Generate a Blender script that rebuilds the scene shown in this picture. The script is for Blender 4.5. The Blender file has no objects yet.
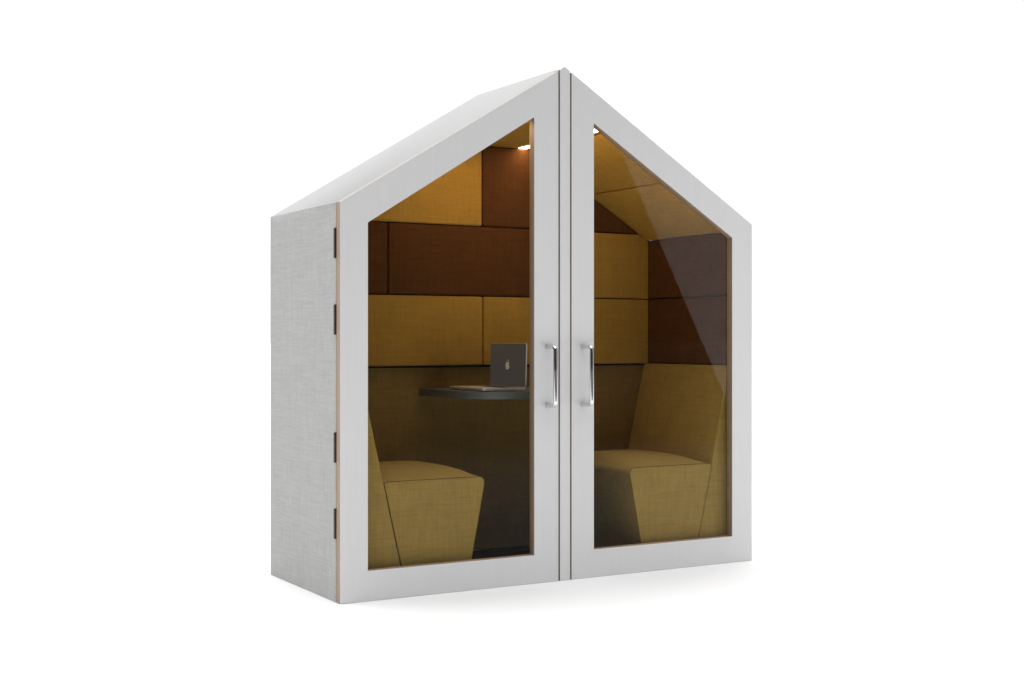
import bpy, bmesh, math
from mathutils import Vector, Matrix

sc = bpy.context.scene
col = sc.collection
PI = math.pi

# ------------------------------------------------------------------ dimensions
W2 = 1.0855          # half width
D = 0.8083           # depth
HE = 1.6425          # eave height
H = 2.302            # ridge height
SL = (H - HE) / W2   # roof slope
T = 0.040            # door thickness
XI = 1.0             # inner wall face
YI = 0.744           # inner back face
YL = 0.772           # lower back wall, set back behind the pads
XL = 1.018           # lower side wall
ZI = 1.610           # inner eave
ZS = 2.043           # soffit
XS = XI - (ZS - ZI) / SL
ZF = 0.030           # inside floor

# ------------------------------------------------------------------ materials
MAT = {}


def nodes_of(m):
    m.use_nodes = True
    nt = m.node_tree
    return nt, nt.nodes, nt.links, nt.nodes["Principled BSDF"]


def setp(b, color=None, rough=None, metal=None, spec=None):
    if color is not None:
        b.inputs["Base Color"].default_value = (*color, 1)
    if rough is not None:
        b.inputs["Roughness"].default_value = rough
    if metal is not None:
        b.inputs["Metallic"].default_value = metal
    if spec is not None:
        b.inputs["Specular IOR Level"].default_value = spec


def weave(name, color, amp=0.16, freq=115.0, rough=0.95, spec=0.04, flat=False, bump=0.25, blot=0.07, sheen=0.0, tint=(1, 1, 1)):
    """woven cloth: warp and weft threads of uneven tone, soft blotches, a fine bump"""
    m = bpy.data.materials.new(name)
    nt, N, L, b = nodes_of(m)
    setp(b, color, rough, 0, spec)
    if sheen:
        b.inputs["Sheen Weight"].default_value = sheen
        b.inputs["Sheen Roughness"].default_value = 0.45
        b.inputs["Sheen Tint"].default_value = (*tint, 1)
    tc = N.new("ShaderNodeTexCoord")
    sep = N.new("ShaderNodeSeparateXYZ")
    L.new(tc.outputs["Object"], sep.inputs[0])
    if flat:
        u, v = sep.outputs["X"], sep.outputs["Y"]
    else:
        ad = N.new("ShaderNodeMath"); ad.operation = "ADD"
        L.new(sep.outputs["X"], ad.inputs[0]); L.new(sep.outputs["Y"], ad.inputs[1])
        u, v = ad.outputs[0], sep.outputs["Z"]

    def thread(fu, fv, seed):
        a = N.new("ShaderNodeMath"); a.operation = "MULTIPLY"; a.inputs[1].default_value = fu
        c = N.new("ShaderNodeMath"); c.operation = "MULTIPLY"; c.inputs[1].default_value = fv
        L.new(u, a.inputs[0]); L.new(v, c.inputs[0])
        cb = N.new("ShaderNodeCombineXYZ"); cb.inputs[2].default_value = seed
        L.new(a.outputs[0], cb.inputs[0]); L.new(c.outputs[0], cb.inputs[1])
        t = N.new("ShaderNodeTexNoise"); t.inputs["Scale"].default_value = 1.0
        t.inputs["Detail"].default_value = 3.0; t.inputs["Roughness"].default_value = 0.65
        L.new(cb.outputs[0], t.inputs["Vector"])
        return t.outputs["Fac"]

    t1 = thread(freq, 7.0, 1.3)
    t2 = thread(7.0, freq, 8.7)
    t3 = thread(freq * 3.1, 22.0, 4.1)
    t4 = thread(22.0, freq * 3.1, 6.2)
    t5 = thread(9.0, 9.0, 3.0)

    def mix(a, c, op="ADD"):
        n = N.new("ShaderNodeMath"); n.operation = op
        L.new(a, n.inputs[0])
        if isinstance(c, float):
            n.inputs[1].default_value = c
        else:
            L.new(c, n.inputs[1])
        return n.outputs[0]
    coarse = mix(mix(t1, t2), -1.0)
    fine = mix(mix(t3, t4), -1.0)
    val = mix(mix(coarse, amp * 2.2, "MULTIPLY"), mix(fine, amp * 1.6, "MULTIPLY"))
    val = mix(val, mix(mix(t5, -0.5), blot * 3.0, "MULTIPLY"))
    fac = mix(val, 1.0)
    mx = N.new("ShaderNodeVectorMath"); mx.operation = "SCALE"
    mx.inputs[0].default_value = color
    L.new(fac, mx.inputs["Scale"])
    L.new(mx.outputs[0], b.inputs["Base Color"])
    bp = N.new("ShaderNodeBump"); bp.inputs["Strength"].default_value = bump
    bp.inputs["Distance"].default_value = 0.002
    L.new(mix(coarse, fine), bp.inputs["Height"])
    L.new(bp.outputs[0], b.inputs["Normal"])
    return m


def painted(name, color, rough=0.4, spec=0.3, amp=0.02, scale=6.0, stretch=(1, 1, 1), metal=0.0, bump=0.0):
    m = bpy.data.materials.new(name)
    nt, N, L, b = nodes_of(m)
    setp(b, color, rough, metal, spec)
    tc = N.new("ShaderNodeTexCoord")
    mp = N.new("ShaderNodeMapping"); mp.inputs["Scale"].default_value = stretch
    L.new(tc.outputs["Object"], mp.inputs[0])
    t = N.new("ShaderNodeTexNoise"); t.inputs["Scale"].default_value = scale
    t.inputs["Detail"].default_value = 5.0
    L.new(mp.outputs[0], t.inputs["Vector"])
    mr = N.new("ShaderNodeMapRange")
    mr.inputs["From Min"].default_value = 0.25; mr.inputs["From Max"].default_value = 0.75
    mr.inputs["To Min"].default_value = 1 - amp; mr.inputs["To Max"].default_value = 1 + amp
    L.new(t.outputs["Fac"], mr.inputs["Value"])
    mx = N.new("ShaderNodeVectorMath"); mx.operation = "SCALE"
    mx.inputs[0].default_value = color
    L.new(mr.outputs[0], mx.inputs["Scale"])
    L.new(mx.outputs[0], b.inputs["Base Color"])
    if bump:
        bp = N.new("ShaderNodeBump"); bp.inputs["Strength"].default_value = bump
        bp.inputs["Distance"].default_value = 0.001
        L.new(t.outputs["Fac"], bp.inputs["Height"]); L.new(bp.outputs[0], b.inputs["Normal"])
    return m


MUSTARD = (0.375, 0.220, 0.042)
BROWN = (0.090, 0.0385, 0.0130)
MAT["floor"] = painted("studio_floor_white", (0.93, 0.93, 0.93), 0.6, 0.05, 0.004, 2.0)


def darken_unseen_floor(m):
    """the white studio sweep gives way to the grey studio floor behind the camera"""
    nt, N, L, b = nodes_of(m)
    src = b.inputs["Base Color"].links[0].from_socket
    tc = N.new("ShaderNodeTexCoord"); sp = N.new("ShaderNodeSeparateXYZ")
    L.new(tc.outputs["Object"], sp.inputs[0])
    mr = N.new("ShaderNodeMapRange"); mr.interpolation_type = "SMOOTHSTEP"
    mr.inputs["From Min"].default_value = -7.5; mr.inputs["From Max"].default_value = -2.9  # added dark falloff out of view, keeps glass and interior dim
    L.new(sp.outputs["Y"], mr.inputs["Value"])
    mx = N.new("ShaderNodeMix"); mx.data_type = "RGBA"
    L.new(mr.outputs[0], mx.inputs["Factor"])
    mx.inputs["A"].default_value = (0.10, 0.10, 0.10, 1)
    L.new(src, mx.inputs["B"])
    L.new(mx.outputs["Result"], b.inputs["Base Color"])


darken_unseen_floor(MAT["floor"])
MAT["laminate"] = painted("white_laminate", (0.735, 0.735, 0.739), 0.42, 0.25, 0.012, 9.0, (14, 1, 0.5), bump=0.02)
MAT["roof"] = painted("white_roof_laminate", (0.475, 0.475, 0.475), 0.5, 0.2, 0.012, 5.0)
MAT["linen"] = weave("grey_linen", (0.44, 0.44, 0.437), amp=0.16, freq=135.0, blot=0.03)
MAT["wood"] = painted("plywood_edge", (0.36, 0.262, 0.185), 0.55, 0.25, 0.10, 30.0, (6, 6, 1))
MAT["mustard"] = weave("mustard_cloth", MUSTARD, sheen=0.16, tint=(1.0, 0.86, 0.42), amp=0.16, freq=80.0)
MAT["bench_mustard"] = weave("bench_cloth", (0.325, 0.222, 0.058), sheen=0.15, tint=(1.0, 0.88, 0.5), amp=0.18, freq=95.0)
MAT["mustard_dim"] = weave("dark_mustard_cloth", (0.225, 0.148, 0.046), amp=0.16, freq=80.0)  # mustard darkened, shade of the lower back wall put into the colour
MAT["mustard_flat"] = weave("mustard_cloth_flat", tuple(1.28 * c for c in MUSTARD), amp=0.16, freq=80.0, flat=True)  # mustard brightened, light on the ceiling put into the colour
MAT["brown"] = weave("brown_cloth", BROWN, amp=0.18, freq=80.0)
MAT["piping"] = weave("dark_mustard_piping", (0.13, 0.088, 0.028), amp=0.1)
MAT["dark_liner"] = painted("dark_liner", (0.018, 0.014, 0.011), 0.9, 0.05)
MAT["carpet"] = weave("charcoal_carpet", (0.009, 0.0085, 0.008), amp=0.3, freq=140.0, flat=True)
MAT["taupe"] = painted("taupe_rebate", (0.34, 0.285, 0.24), 0.7, 0.1, 0.05)
MAT["wood_pale"] = painted("pale_plywood_edge", (0.54, 0.475, 0.42), 0.5, 0.3, 0.05, 30.0)  # same plywood, highlight on the sloped top edges painted into the colour
MAT["black"] = painted("black_metal", (0.018, 0.018, 0.018), 0.45, 0.5, 0.05)
MAT["chrome"] = painted("polished_chrome", (0.72, 0.72, 0.72), 0.06, 0.5, 0.01, metal=1.0)
MAT["table"] = painted("grey_table_laminate", (0.135, 0.150, 0.148), 0.45, 0.35, 0.06)
MAT["alu"] = painted("silver_aluminium", (0.72, 0.71, 0.69), 0.42, 0.5, 0.02, metal=0.25)
MAT["keys"] = painted("dark_keys", (0.02, 0.02, 0.02), 0.5, 0.4)
MAT["alu_dark"] = painted("shadow_aluminium", (0.40, 0.39, 0.37), 0.38, 0.5, 0.02, metal=0.7)  # darker aluminium for the trackpad


def emis(name, color, strength, base=(0.02, 0.02, 0.02), rough=0.3):
    m = bpy.data.materials.new(name)
    nt, N, L, b = nodes_of(m)
    setp(b, base, rough, 0, 0.3)
    b.inputs["Emission Color"].default_value = (*color, 1)
    b.inputs["Emission Strength"].default_value = strength
    return m


MAT["led"] = emis("warm_led", (1.0, 0.72, 0.43), 22.0, (0.8, 0.8, 0.8))
MAT["screen"] = emis("dim_screen", (0.9, 0.8, 0.7), 0.045, (0.016, 0.015, 0.014), 0.35)
MAT["logo"] = emis("pale_logo", (1.0, 0.84, 0.64), 0.16, (0.3, 0.3, 0.3), 0.5)


def glass_mat():
    m = bpy.data.materials.new("clear_glass")
    m.use_nodes = True
    nt = m.node_tree; N, L = nt.nodes, nt.links
    N.clear()
    out = N.new("ShaderNodeOutputMaterial")
    tr = N.new("ShaderNodeBsdfTransparent"); tr.inputs[0].default_value = (0.90, 0.89, 0.87, 1)
    gl = N.new("ShaderNodeBsdfGlossy"); gl.inputs["Roughness"].default_value = 0.0
    gl.inputs[0].default_value = (1, 1, 1, 1)
    fr = N.new("ShaderNodeFresnel"); fr.inputs[0].default_value = 1.18
    mx = N.new("ShaderNodeMixShader")
    L.new(fr.outputs[0], mx.inputs[0]); L.new(tr.outputs[0], mx.inputs[1]); L.new(gl.outputs[0], mx.inputs[2])
    L.new(mx.outputs[0], out.inputs[0])
    return m


MAT["glass"] = glass_mat()

# ------------------------------------------------------------------ helpers


def tag(o, label=None, cat=None, group=None, kind=None):
    if label: o["label"] = label
    if cat: o["category"] = cat
    if group: o["group"] = group
    if kind: o["kind"] = kind
    return o


def empty(name, loc):
    o = bpy.data.objects.new(name, None)
    o.empty_display_size = 0.1
    col.objects.link(o)
    o.location = loc
    return o


def world_of(o):
    v = Vector((0, 0, 0))
    while o is not None:
        v += o.location
        o = o.parent
    return v


def obj(name, bm, mats, parent=None, smooth=None, label=None):
    """bm is in world coordinates (unrotated things); it is moved into the parent's frame"""
    bmesh.ops.recalc_face_normals(bm, faces=bm.faces[:])
    if parent is not None:
        bmesh.ops.translate(bm, verts=bm.verts[:], vec=-world_of(parent))
    me = bpy.data.meshes.new(name)
    bm.to_mesh(me); bm.free()
    for m in (mats if isinstance(mats, (list, tuple)) else [mats]):
        me.materials.append(MAT[m])
    o = bpy.data.objects.new(name, me)
    col.objects.link(o)
    o.parent = parent
    if smooth is not None:
        me.shade_smooth() if hasattr(me, "shade_smooth") else [setattr(p, "use_smooth", True) for p in me.polygons]
        if hasattr(me, "set_sharp_from_angle"):
            me.set_sharp_from_angle(angle=math.radians(smooth))
    if label: o["label"] = label
    return o


def prism(bm, pts, axis, a, b, bevel=0.0, seg=3, mi=0):
    """extrude polygon pts along an axis from a to b; pts are the two other coords in xyz order"""
    def P(p, t):
        if axis == 0: return (t, p[0], p[1])
        if axis == 1: return (p[0], t, p[1])
        return (p[0], p[1], t)
    va = [bm.verts.new(P(p, a)) for p in pts]
    vb = [bm.verts.new(P(p, b)) for p in pts]
    fs = [bm.faces.new(va), bm.faces.new(list(reversed(vb)))]
    n = len(pts)
    for i in range(n):
        fs.append(bm.faces.new((va[i], vb[i], vb[(i + 1) % n], va[(i + 1) % n])))
    for f in fs: f.material_index = mi
    bmesh.ops.recalc_face_normals(bm, faces=fs)
    if bevel:
        es = list({e for f in fs for e in f.edges})
        bmesh.ops.bevel(bm, geom=es, offset=bevel, segments=seg, profile=0.6, affect="EDGES", clamp_overlap=True)
    return fs


def box(bm, x0, x1, y0, y1, z0, z1, bevel=0.0, seg=2, mi=0):
    return prism(bm, [(x0, y0), (x1, y0), (x1, y1), (x0, y1)], 2, z0, z1, bevel, seg, mi)


def tube(bm, path, r, n=14, cap=True):
    rings = []
    N = len(path)
    path = [Vector(p) for p in path]
    up = None
    for i, p in enumerate(path):
        d = (path[min(i + 1, N - 1)] - path[max(i - 1, 0)]).normalized()
        if up is None:
            up = d.orthogonal().normalized()
        up = (up - d * up.dot(d)).normalized()
        s = d.cross(up)
        rings.append([bm.verts.new(p + r * (math.cos(2 * PI * k / n) * up + math.sin(2 * PI * k / n) * s)) for k in range(n)])
    for a, b in zip(rings, rings[1:]):
        for k in range(n):
            bm.faces.new((a[k], a[(k + 1) % n], b[(k + 1) % n], b[k]))
    if cap:
        bm.faces.new(list(reversed(rings[0]))); bm.faces.new(rings[-1])


def roof_z(x): return H - SL * abs(x)
def ceil_z(x): return min(ZS, ZI + SL * (XI - abs(x)))


# ------------------------------------------------------------------ setting
bm = bmesh.new()
s = 400.0
bm.faces.new([bm.verts.new(p) for p in ((-s, -s, 0), (s, -s, 0), (s, s, 0), (-s, s, 0))])
tag(obj("floor", bm, "floor"), kind="structure")

# ------------------------------------------------------------------ the pod
pod = empty("meeting_pod", (0, D / 2, 0))
tag(pod, "white house-shaped meeting pod with pitched roof and two glazed doors", "meeting pod")
G = 0.002
y0 = T + 0.004

for sx in (-1, 1):
    bm = bmesh.new()
    xa, xb = sorted((sx * W2, sx * (W2 - 0.028)))
    box(bm, xa, xb, y0, D, 0.0008, HE - 0.0321, 0.0, 2)
    obj("side_wall", bm, "linen", pod, 40, "pale grey linen covered side wall")
    bm = bmesh.new()   # roof slab: slopes from eave to ridge, eave face included
    th = 0.030
    xe = sx * W2
    pts = [(xe, HE - 0.032), (xe, HE), (0 if sx > 0 else -0.0, H), (0, H - 0.045), (sx * (W2 - 0.028), HE - 0.032)]
    if sx > 0: pts = list(reversed(pts))
    fs = prism(bm, pts, 1, y0, D, 0.0004, 1)
    bm.faces.ensure_lookup_table(); bm.normal_update()
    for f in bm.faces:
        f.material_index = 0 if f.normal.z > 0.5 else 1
    obj("roof_slope", bm, ["roof", "linen"], pod, 40)

bm = bmesh.new()
prism(bm, [(-W2 + .03, .004), (W2 - .03, .004), (W2 - .03, HE - .06), (0, H - .06), (-W2 + .03, HE - .06)], 1, D - 0.026, D - 0.001)
obj("back_wall", bm, "linen", pod)

bm = bmesh.new()
box(bm, -W2 + .03, W2 - .03, y0 + .004, D - .028, 0.005, ZF)
obj("floor_panel", bm, "carpet", pod)

R1, R2, R3 = 1.640, 1.295, 0.951
# dark liner the pads are fixed on (seen in the joints between pads)
bm = bmesh.new()
box(bm, -XI - .04, XI + .04, YI + .0235, YI + .0345, R3 + .02, 1.60)
prism(bm, [(-XI - .04, 1.601), (XI + .04, 1.601), (0.05, 2.21), (-0.05, 2.21)], 1, YI + .0235, YI + .0345)
for sx in (-1, 1):
    xa, xb = sorted((sx * (XI + .024), sx * (XI + .05)))
    box(bm, xa, xb, y0 + .004, YI + .022, R3 + .02, 1.595)
    o_ = 0.03
    q = [(sx * XS, ZS + o_), (sx * (XI + .03), ZI + o_ - .03 * SL), (sx * (XI + .03), ZI + o_ + .012 - .03 * SL), (sx * XS, ZS + o_ + .012)]
    prism(bm, q, 1, y0 + .004, YI + .022)
box(bm, -XS - .01, XS + .01, y0 + .004, YI + .022, ZS + .0225, ZS + .042)
box(bm, -XI, XI, YI + .014, YL - .0005, R3 - .007, R3 + .001)  # added dark strip, painted shadow line under the pads
obj("liner", bm, "dark_liner", pod)


def pad(name, pts, axis, a, b, mat, label):
    bm = bmesh.new()
    prism(bm, pts, axis, a, b, min(0.014, (b - a) * .45), 5)
    return obj(name, bm, mat, pod, 50, label)


g = 0.0025


def rect(x0, x1, z0, z1): return [(x0 + g, z0 + g), (x1 - g, z0 + g), (x1 - g, z1 - g), (x0 + g, z1 - g)]


ya, yb = YI, YI + 0.022
WP = "wall_panel"
# bottom course, three courses above, gable course
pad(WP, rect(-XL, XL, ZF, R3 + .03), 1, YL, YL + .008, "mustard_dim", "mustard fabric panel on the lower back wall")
XB = XI + .018
pad(WP, rect(-XB, -0.004, R3, R2), 1, ya, yb, "mustard", "mustard fabric panel on the back wall")
pad(WP, rect(-0.004, XB, R3, R2), 1, ya, yb, "mustard", "mustard fabric panel on the back wall")
pad(WP, [(-XB, R2 + g), (-.521 - g, R2 + g), (-.521 - g, R1 - g), (-XI + .052, R1 - g), (-XB, ZI - .014)], 1, ya, yb, "brown", "brown fabric panel on the back wall")
pad(WP, rect(-.521, .521, R2, R1), 1, ya, yb, "brown", "brown fabric panel on the back wall")
pad(WP, [(.521 + g, R2 + g), (XB, R2 + g), (XB, ZI - .014), (XI - .052, R1 - g), (.521 + g, R1 - g)], 1, ya, yb, "mustard", "mustard fabric panel on the back wall")
xg = XI - (R1 - ZI) / SL - .012
pad(WP, [(-xg, R1 + g), (-.008 - g, R1 + g), (-.008 - g, ZS - g), (-XS + .004, ZS - g)], 1, ya, yb, "mustard", "mustard fabric gable panel")
pad(WP, [(-.008 + g, R1 + g), (xg, R1 + g), (XS - .004, ZS - g), (-.008 + g, ZS - g)], 1, ya, yb, "brown", "brown fabric gable panel")
yf, yr = y0 + 0.012, YI + 0.004
for sx in (-1, 1):
    xa, xb = sorted((sx * XI, sx * (XI + .022)))
    r2 = lambda z0, z1: [(yf, z0 + g), (yr, z0 + g), (yr, z1 - g), (yf, z1 - g)]
    xc, xd = sorted((sx * XL, sx * (XL + .010)))
    pad(WP, r2(ZF, R3 + .03), 0, xc, xd, "mustard", "mustard fabric panel on the lower side wall")
    pad(WP, r2(R3, R2), 0, xa, xb, "brown", "brown fabric panel on the side wall")
    pad(WP, r2(R2, ZI - .002), 0, xa, xb, "brown", "brown fabric panel on the side wall")
    # two pads up the slope
    nx, nz = SL, 1.0
    ln = math.hypot(nx, nz); nx /= ln; nz /= ln
    tk = 0.022
    for xa_, xb_ in ((XI + .010, .638), (.638, XS)):
        d_ = 0.0025
        p = [(sx * (xa_ - d_), ceil_z(xa_ - d_)), (sx * (xb_ + d_), ceil_z(xb_ + d_))]
        q = [(p[1][0] + sx * nx * tk, p[1][1] + nz * tk), (p[0][0] + sx * nx * tk, p[0][1] + nz * tk)]
        pts = p + q
        pad("ceiling_panel", pts if sx < 0 else list(reversed(pts)), 1, yf, YL - .003, "mustard_flat", "mustard fabric panel under the roof slope")

# flat soffit in three lengths with a light strip let in on the right-hand side
LX0, LX1 = 0.200, 0.246
for xa_, xb_ in ((-XS, -LX1), (-LX0, LX0), (LX1, XS)):
    bm = bmesh.new()
    box(bm, xa_ + .001, xb_ - .001, yf, YL - .003, ZS, ZS + .022, 0.005, 3)
    obj("ceiling_panel", bm, "mustard_flat", pod, 50, "flat mustard ceiling panel")
for sx in (-1, 1):  # left strip is unseen, added to brighten the upper left wall
    xa, xb = sorted((sx * LX0, sx * LX1))
    bm = bmesh.new()
    box(bm, xa + .002, xb - .002, yf + .003, yr - (.002 if sx > 0 else .16), ZS - .001, ZS + .020)
    obj("light_strip", bm, "led", pod, None, "lit warm white light strip in the ceiling")

# centre post between the doors
bm = bmesh.new()
PX0, PX1 = -0.0252, 0.0277
pm = (PX0 + PX1) / 2
fs = prism(bm, [(PX0, .0008), (PX1, .0008), (PX1, roof_z(PX1)), (0, H), (PX0, roof_z(PX0))], 1, 0.0, T + .03)
bm.normal_update()
for f in bm.faces: f.material_index = 0 if abs(f.normal.y) > 0.5 or f.normal.z > 0.5 else 1
po = obj("centre_post", bm, ["laminate", "wood"], pod)
bm = bmesh.new()
for xa, xb in ((-0.0328, PX0 - .0004), (PX1 + .0004, 0.0362)):
    prism(bm, [(xa, .002), (xb, .002), (xb, roof_z(xb) - .004), (xa, roof_z(xa) - .004)], 1, 0.007, T + .03)
obj("rebate", bm, "taupe", po)


# ------------------------------------------------------------------ doors
def door(sx):
    xi = 0.0332 if sx < 0 else 0.0366   # inner stile edge
    xo = W2
    if sx < 0:
        hx0, hx1 = 0.161, 0.961
        zt_in, zt_out, zb = 2.062, 1.562, 0.127
    else:
        hx0, hx1 = 0.158, 0.960
        zt_in, zt_out, zb = 2.061, 1.572, 0.128
    zt_out = (zt_out if sx < 0 else zt_out)
    outer = [(xi, .0008), (xo, .0008), (xo, HE), (xi, roof_z(xi))]
    inner = [(hx0, zb), (hx1, zb), (hx1, zt_out), (hx0, zt_in)]
    bm = bmesh.new()
    ya_, yb_ = 0.0, T - .002
    ch = 0.0012
    def ring(pts, y, off):
        c = (sum(p[0] for p in pts) / 4, sum(p[1] for p in pts) / 4)
        return [bm.verts.new((sx * (p[0] + off * (1 if p[0] > c[0] else -1)), y, p[1] + off * (1 if p[1] > c[1] else -1))) for p in pts]
    oF = ring(outer, ya_, -ch); oS = ring(outer, ya_ + ch, 0); oB = ring(outer, yb_, 0)
    iF = ring(inner, ya_, ch); iS = ring(inner, ya_ + ch, 0); iB = ring(inner, yb_, 0)
    def strip(a, b, mi):
        for k in range(4):
            f = bm.faces.new((a[k], a[(k + 1) % 4], b[(k + 1) % 4], b[k])); f.material_index = mi
    strip(iF, oF, 0); strip(oF, oS, 0)
    for k in range(4):
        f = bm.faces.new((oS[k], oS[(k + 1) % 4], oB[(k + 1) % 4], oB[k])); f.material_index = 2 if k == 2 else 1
    strip(oB, iB, 0); strip(iB, iS, 1); strip(iS, iF, 1)
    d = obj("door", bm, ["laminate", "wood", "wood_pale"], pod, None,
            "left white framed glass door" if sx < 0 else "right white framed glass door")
    # glass in a shallow groove
    bm = bmesh.new()
    e = 0.004
    pts = [(sx * (hx0 - e), zb - e), (sx * (hx1 + e), zb - e), (sx * (hx1 + e), zt_out + e), (sx * (hx0 - e), zt_in + e)]
    vs = [bm.verts.new((p[0], 0.022, p[1])) for p in pts]
    bm.faces.new(vs)
    obj("glass_pane", bm, "glass", d)
    # D handle: bar with two standoffs
    hx = -0.094 if sx < 0 else 0.097
    z0_, z1_ = 0.788, 1.048
    pr, rr = 0.072, 0.020
    path = [(hx, 0.0, z1_)]
    for k in range(9):
        a = k / 8 * PI / 2
        path.append((hx, -pr + rr - rr * math.sin(a), z1_ - rr + rr * math.cos(a)))
    for k in range(9):
        a = k / 8 * PI / 2
        path.append((hx, -pr + rr - rr * math.cos(a), z0_ + rr - rr * math.sin(a)))
    path.append((hx, 0.0, z0_))
    bm = bmesh.new()
    tube(bm, path, 0.0100, 24)
    obj("handle", bm, "chrome", d, 60)
    for zc in ((1.4765, 1.162, 0.637, 0.324) if sx < 0 else ()):
        bm = bmesh.new()
        xa, xb = sorted((sx * (W2 - .006), sx * (W2 + .004)))
        box(bm, xa, xb, T - .001, T + .021, zc - .061, zc + .061, 0.0015, 2)
        tube(bm, [(sx * (W2 + .003), T + .004, zc - .062), (sx * (W2 + .003), T + .004, zc + .062)], 0.0045, 12)
        obj("hinge", bm, "black", d, 40)
    return d


door(-1)
door(1)


# ------------------------------------------------------------------ benches
def bench(sx, dx, YA, label):
    YB = YL - 0.005
    root = empty("bench_seat", (sx * 0.7, 0.4, ZF))
    tag(root, label, "bench", "upholstered benches facing each other in the pod")
    X = lambda x: sx * (x + dx)
    zt = 0.481
    # line dividing seat and backrest:  x = a + b*(z)
    def xl(z): return 0.8665 + (0.474 - z) * -0.2241
    # backrest wedge
    bm = bmesh.new()
    xw = XL - .002 - dx
    pts = [(xl(ZF), ZF + .001), (xl(.950), .950), (xw, .955), (xw, ZF + .001)]
    pts = [(X(p[0]), p[1]) for p in pts]
    prism(bm, pts if sx > 0 else list(reversed(pts)), 1, YA, YB, 0.008, 4)
    obj("backrest", bm, "bench_mustard", root, 50)
    # seat: cross-section lofted along y, crowned on top
    xf_t, xb_t = 0.3815, xl(zt) - .006
    xf_b, xb_b = 0.4645, xl(ZF) - .006
    def section(ty):
        e = min(1.0, min(ty, 1 - ty) / 0.5)
        cr = 0.039 * (1 - (1 - e) ** 3.2)
        P = []
        P.append((xb_b, ZF + .001)); P.append((xb_t, zt - .012))
        P.append((xb_t - .004, zt - .003))
        n = 18
        for k in range(n + 1):
            t = k / n
            x = xb_t - .012 + (xf_t + .020 - xb_t + .012) * t
            P.append((x, zt + cr * (1 - (abs(2 * t - 1)) ** 5.0) ** .65))
        r = .026
        for k in range(1, 7):
            a = k / 6 * (PI / 2 + .2)
            P.append((xf_t + .0265 - r * math.sin(a) * 1.02, zt - r + r * math.cos(a)))
        m = 6
        for k in range(1, m + 1):
            t = k / m
            x1 = P[-1][0] if k == 1 else x1
            z1 = P[-1][1] if k == 1 else z1
            P.append((x1 + (xf_b - x1) * t, z1 + (ZF + .001 - z1) * t))
        return P
    bm = bmesh.new()
    ny = 24
    rings = []
    for j in range(ny + 1):
        ty = j / ny
        S = section(ty)
        rings.append([bm.verts.new((X(p[0]), YA + (YB - YA) * ty, p[1])) for p in S])
    n = len(rings[0])
    for a, b in zip(rings, rings[1:]):
        for k in range(n):
            bm.faces.new((a[k], a[(k + 1) % n], b[(k + 1) % n], b[k]))
    bm.faces.new(rings[0]); bm.faces.new(list(reversed(rings[-1])))
    st = obj("seat", bm, "bench_mustard", root, 40)
    S = section(0.0)
    bm = bmesh.new()
    path = [(X(p[0]), YA - .0005, p[1]) for p in S[2:]]
    tube(bm, path, 0.0017, 6)
    obj("piping", bm, "piping", st, 60)
    bm = bmesh.new()
    tube(bm, [(X(xl(z) + .012), YA + .002, z) for z in (0.09, 0.3, 0.5, 0.7, 0.925)], 0.0018, 6)
    obj("piping", bm, "piping", root, 60)
    return root


bench(-1, -0.006, 0.064, "mustard upholstered bench on the left, beside the laptop table")
bench(1, 0.014, 0.056, "mustard upholstered bench on the right, behind the right door")

# ------------------------------------------------------------------ table
ZT = 0.842
tb = empty("wall_table", (0, YI, ZT - .04))
tag(tb, "dark grey wall table with rounded front between the two benches", "table")
bm = bmesh.new()
pts = [(0.345, YL - .002)]
for k in range(0, 41):
    a = PI * k / 40
    c, s_ = math.cos(a), math.sin(a)
    e = 2 / 4.6
    pts.append((0.345 * math.copysign(abs(c) ** e, c), YI - 0.545  * abs(s_) ** e))
pts.append((-0.345, YL - .002))
prism(bm, list(reversed(pts)), 2, ZT - .034, ZT, 0.002, 2)
obj("tabletop", bm, "table", tb, 40)
# ------------------------------------------------------------------ laptop
LH = Vector((-0.043, 0.265, ZT))     # near end of the hinge line
lw, ld = 0.335, 0.228
lap = empty("laptop", (LH.x - ld / 2, LH.y + lw / 2, ZT))
tag(lap, "open silver laptop with a pale logo on its dark screen, on the table", "laptop")
bm = bmesh.new()
def rrect(x0, x1, ya_, yb_, r, n=6):
    P = []
    for cx, cy, a0 in ((x1 - r, yb_ - r, 0), (x0 + r, yb_ - r, 90), (x0 + r, ya_ + r, 180), (x1 - r, ya_ + r, 270)):
        for k in range(n + 1):
            a = math.radians(a0 + 90 * k / n)
            P.append((cx + r * math.cos(a), cy + r * math.sin(a)))
    return P
prism(bm, rrect(LH.x - ld, LH.x, LH.y, LH.y + lw, .012), 2, ZT + .003, ZT + .016, .002, 2)
base = obj("base", bm, "alu", lap, 40)
for fx in (LH.x - ld + .025, LH.x - .025):
    for fy in (LH.y + .03, LH.y + lw - .03):
        bm = bmesh.new()
        tube(bm, [(fx, fy, ZT + .0001), (fx, fy, ZT + .004)], .006, 12)
        obj("foot", bm, "black", base)
bm = bmesh.new()
for r in range(5):
    for c in range(13):
        kx = LH.x - .028 - r * .0185
        ky = LH.y + .024 + c * .0198
        box(bm, kx - .016, kx, ky, ky + .0172, ZT + .0151, ZT + .0162)
obj("keyboard", bm, "keys", base)
bm = bmesh.new()
box(bm, LH.x - ld + .010, LH.x - .128, LH.y + lw / 2 - .052, LH.y + lw / 2 + .052, ZT + .0151, ZT + .0155)
obj("trackpad", bm, "alu_dark", base)
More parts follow.
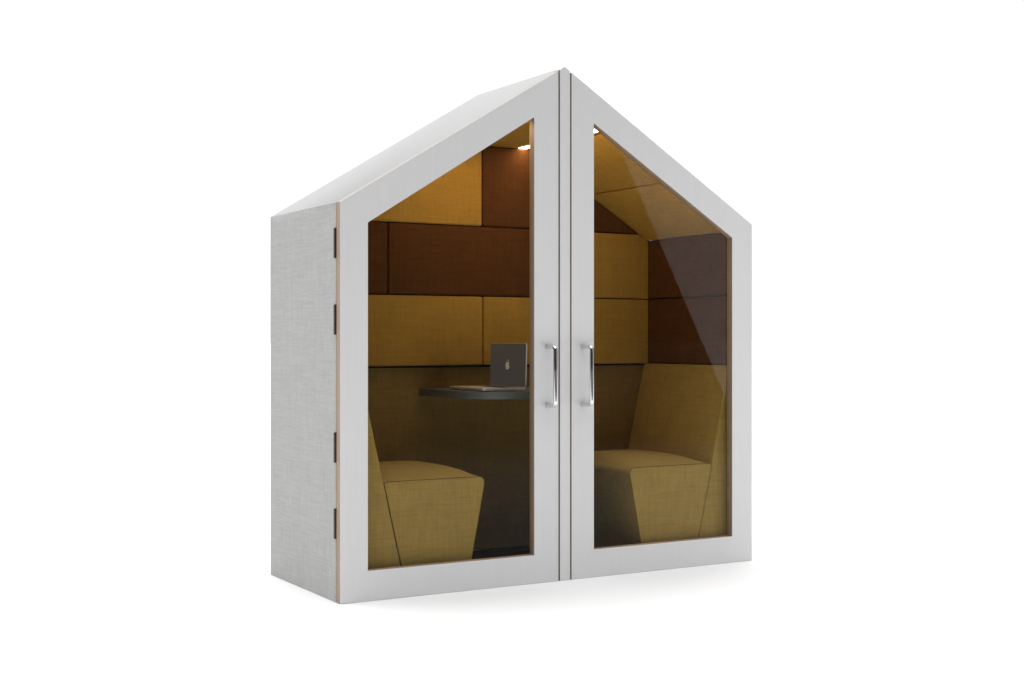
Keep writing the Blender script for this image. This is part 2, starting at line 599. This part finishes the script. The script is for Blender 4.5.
# lid, tilted back about the hinge line
tilt = math.radians(1.5)
lh = 0.205
Rm = Matrix.Translation(Vector((LH.x - .004, LH.y, ZT + .016))) @ Matrix.Rotation(tilt, 4, "Y")
def lidmesh(fn):
    bm = bmesh.new(); fn(bm)
    bmesh.ops.transform(bm, matrix=Rm, verts=bm.verts[:])
    return bm
lid = obj("lid", lidmesh(lambda b: prism(b, rrect(0, lw, 0, lh, .010), 0, 0, .0055, .0012, 2)), "alu", lap, 40)
scr = obj("screen", lidmesh(lambda b: prism(b, rrect(.002, lw - .002, .002, lh - .002, .009), 0, -.0010, -.0002)), "screen", lid)
# pale emblem on the screen: a bitten fruit with a leaf
A = [(0, .74), (.14, .80), (.30, .86), (.50, .84), (.68, .74), (.78, .62), (.66, .50), (.60, .34), (.62, .16), (.72, .00), (.86, -.10),
     (.76, -.34), (.60, -.58), (.42, -.78), (.26, -.82), (.10, -.74), (0, -.71), (-.10, -.74), (-.26, -.82), (-.42, -.78), (-.62, -.56),
     (-.78, -.26), (-.86, .06), (-.84, .36), (-.72, .64), (-.52, .81), (-.30, .86), (-.14, .80)]
B = [(.02, .92), (.02, 1.10), (.12, 1.30), (.30, 1.44), (.40, 1.46), (.38, 1.26), (.28, 1.06), (.14, .94)]
def emblem(b):
    s_ = 0.0215
    for poly in (A, B):
        # seen from the front (-x) the picture's right is -y
        prism(b, [(lw / 2 - p[0] * s_, lh * .50 + (p[1] - .25) * s_) for p in poly], 0, -.0016, -.0011)
obj("logo", lidmesh(emblem), "logo", scr)

# ------------------------------------------------------------------ light
world = bpy.data.worlds.new("World")
sc.world = world
world.use_nodes = True
nt = world.node_tree; N, L = nt.nodes, nt.links
bg = N["Background"]
tc = N.new("ShaderNodeTexCoord")
sp = N.new("ShaderNodeSeparateXYZ"); L.new(tc.outputs["Generated"], sp.inputs[0])
# white cove behind, dim room in front, bright overhead
mr = N.new("ShaderNodeMapRange"); mr.interpolation_type = "SMOOTHSTEP"
mr.inputs["From Min"].default_value = -0.10; mr.inputs["From Max"].default_value = 0.50
mr.inputs["To Min"].default_value = 0.045; mr.inputs["To Max"].default_value = 1.08
L.new(sp.outputs["Y"], mr.inputs["Value"])
mz = N.new("ShaderNodeMapRange"); mz.interpolation_type = "SMOOTHSTEP"
mz.inputs["From Min"].default_value = 0.58; mz.inputs["From Max"].default_value = 0.97
mz.inputs["To Min"].default_value = 0.0; mz.inputs["To Max"].default_value = 3.0
L.new(sp.outputs["Z"], mz.inputs["Value"])
ad = N.new("ShaderNodeMath"); ad.operation = "ADD"
L.new(mr.outputs[0], ad.inputs[0]); L.new(mz.outputs[0], ad.inputs[1])
L.new(ad.outputs[0], bg.inputs["Strength"])
bg.inputs["Color"].default_value = (1.0, 1.0, 1.0, 1)


def area(name, loc, target, sx_, sy_, radiance, roll=0.0, color=(1, 1, 1)):
    l = bpy.data.lights.new(name, "AREA")
    l.shape = "RECTANGLE"; l.size = sx_; l.size_y = sy_
    l.energy = radiance * sx_ * sy_ * PI
    l.color = color
    o = bpy.data.objects.new(name, l)
    col.objects.link(o)
    q = (Vector(target) - Vector(loc)).to_track_quat("-Z", "Y")
    o.rotation_euler = (q.to_matrix() @ Matrix.Rotation(roll, 3, "Z")).to_euler()
    o.location = loc
    return o


# softbox to the right, its slanting edge is mirrored in the right-hand pane
e1, e2 = Vector((3.13, -4.0, 2.64)), Vector((4.35, -4.0, 0.36))
d = (e2 - e1).normalized()
nrm = Vector((-d.z, 0, d.x)); nrm = nrm if nrm.x > 0 else -nrm
sw, sh = 1.3, 3.6
c = (e1 + e2) / 2 + nrm * sw / 2 + d * (-0.25)
l = bpy.data.lights.new("softbox_lamp", "AREA"); l.shape = "RECTANGLE"; l.size = sw; l.size_y = sh
l.energy = 2.7 * sw * sh * PI
o = bpy.data.objects.new("softbox_lamp", l); col.objects.link(o)
zax = Vector((0, -1, 0))             # lamp shines along its -Z = +y
yax = d
xax = yax.cross(zax)
o.matrix_world = Matrix.Translation(c) @ Matrix((xax, yax, zax)).transposed().to_4x4()

# ------------------------------------------------------------------ camera
cam = bpy.data.cameras.new("camera")
co = bpy.data.objects.new("camera", cam); col.objects.link(co)
cam.sensor_width = 36.0; cam.sensor_fit = "HORIZONTAL"
cam.lens = 1350.68 / 1024 * 36
cam.shift_y = -1.30 / 1024
cam.clip_end = 2000
co.location = (-3.261, -5.1053, 1.0792)
co.rotation_euler = (PI / 2, 0, -0.5294)
sc.camera = co

# ------------------------------------------------------------------ render
sc.render.engine = "CYCLES"
sc.view_settings.view_transform = "Standard"
sc.view_settings.look = "None"
sc.view_settings.exposure = 0
sc.cycles.use_denoising = True
sc.cycles.denoising_input_passes = "RGB_ALBEDO_NORMAL"
sc.cycles.denoising_prefilter = "ACCURATE"
sc.cycles.denoising_quality = "HIGH"
sc.cycles.sampling_pattern = "TABULATED_SOBOL"
sc.cycles.use_adaptive_sampling = False
sc.cycles.max_bounces = 10
sc.cycles.diffuse_bounces = 4
sc.cycles.transparent_max_bounces = 16
sc.cycles.caustics_reflective = False
sc.cycles.caustics_refractive = False
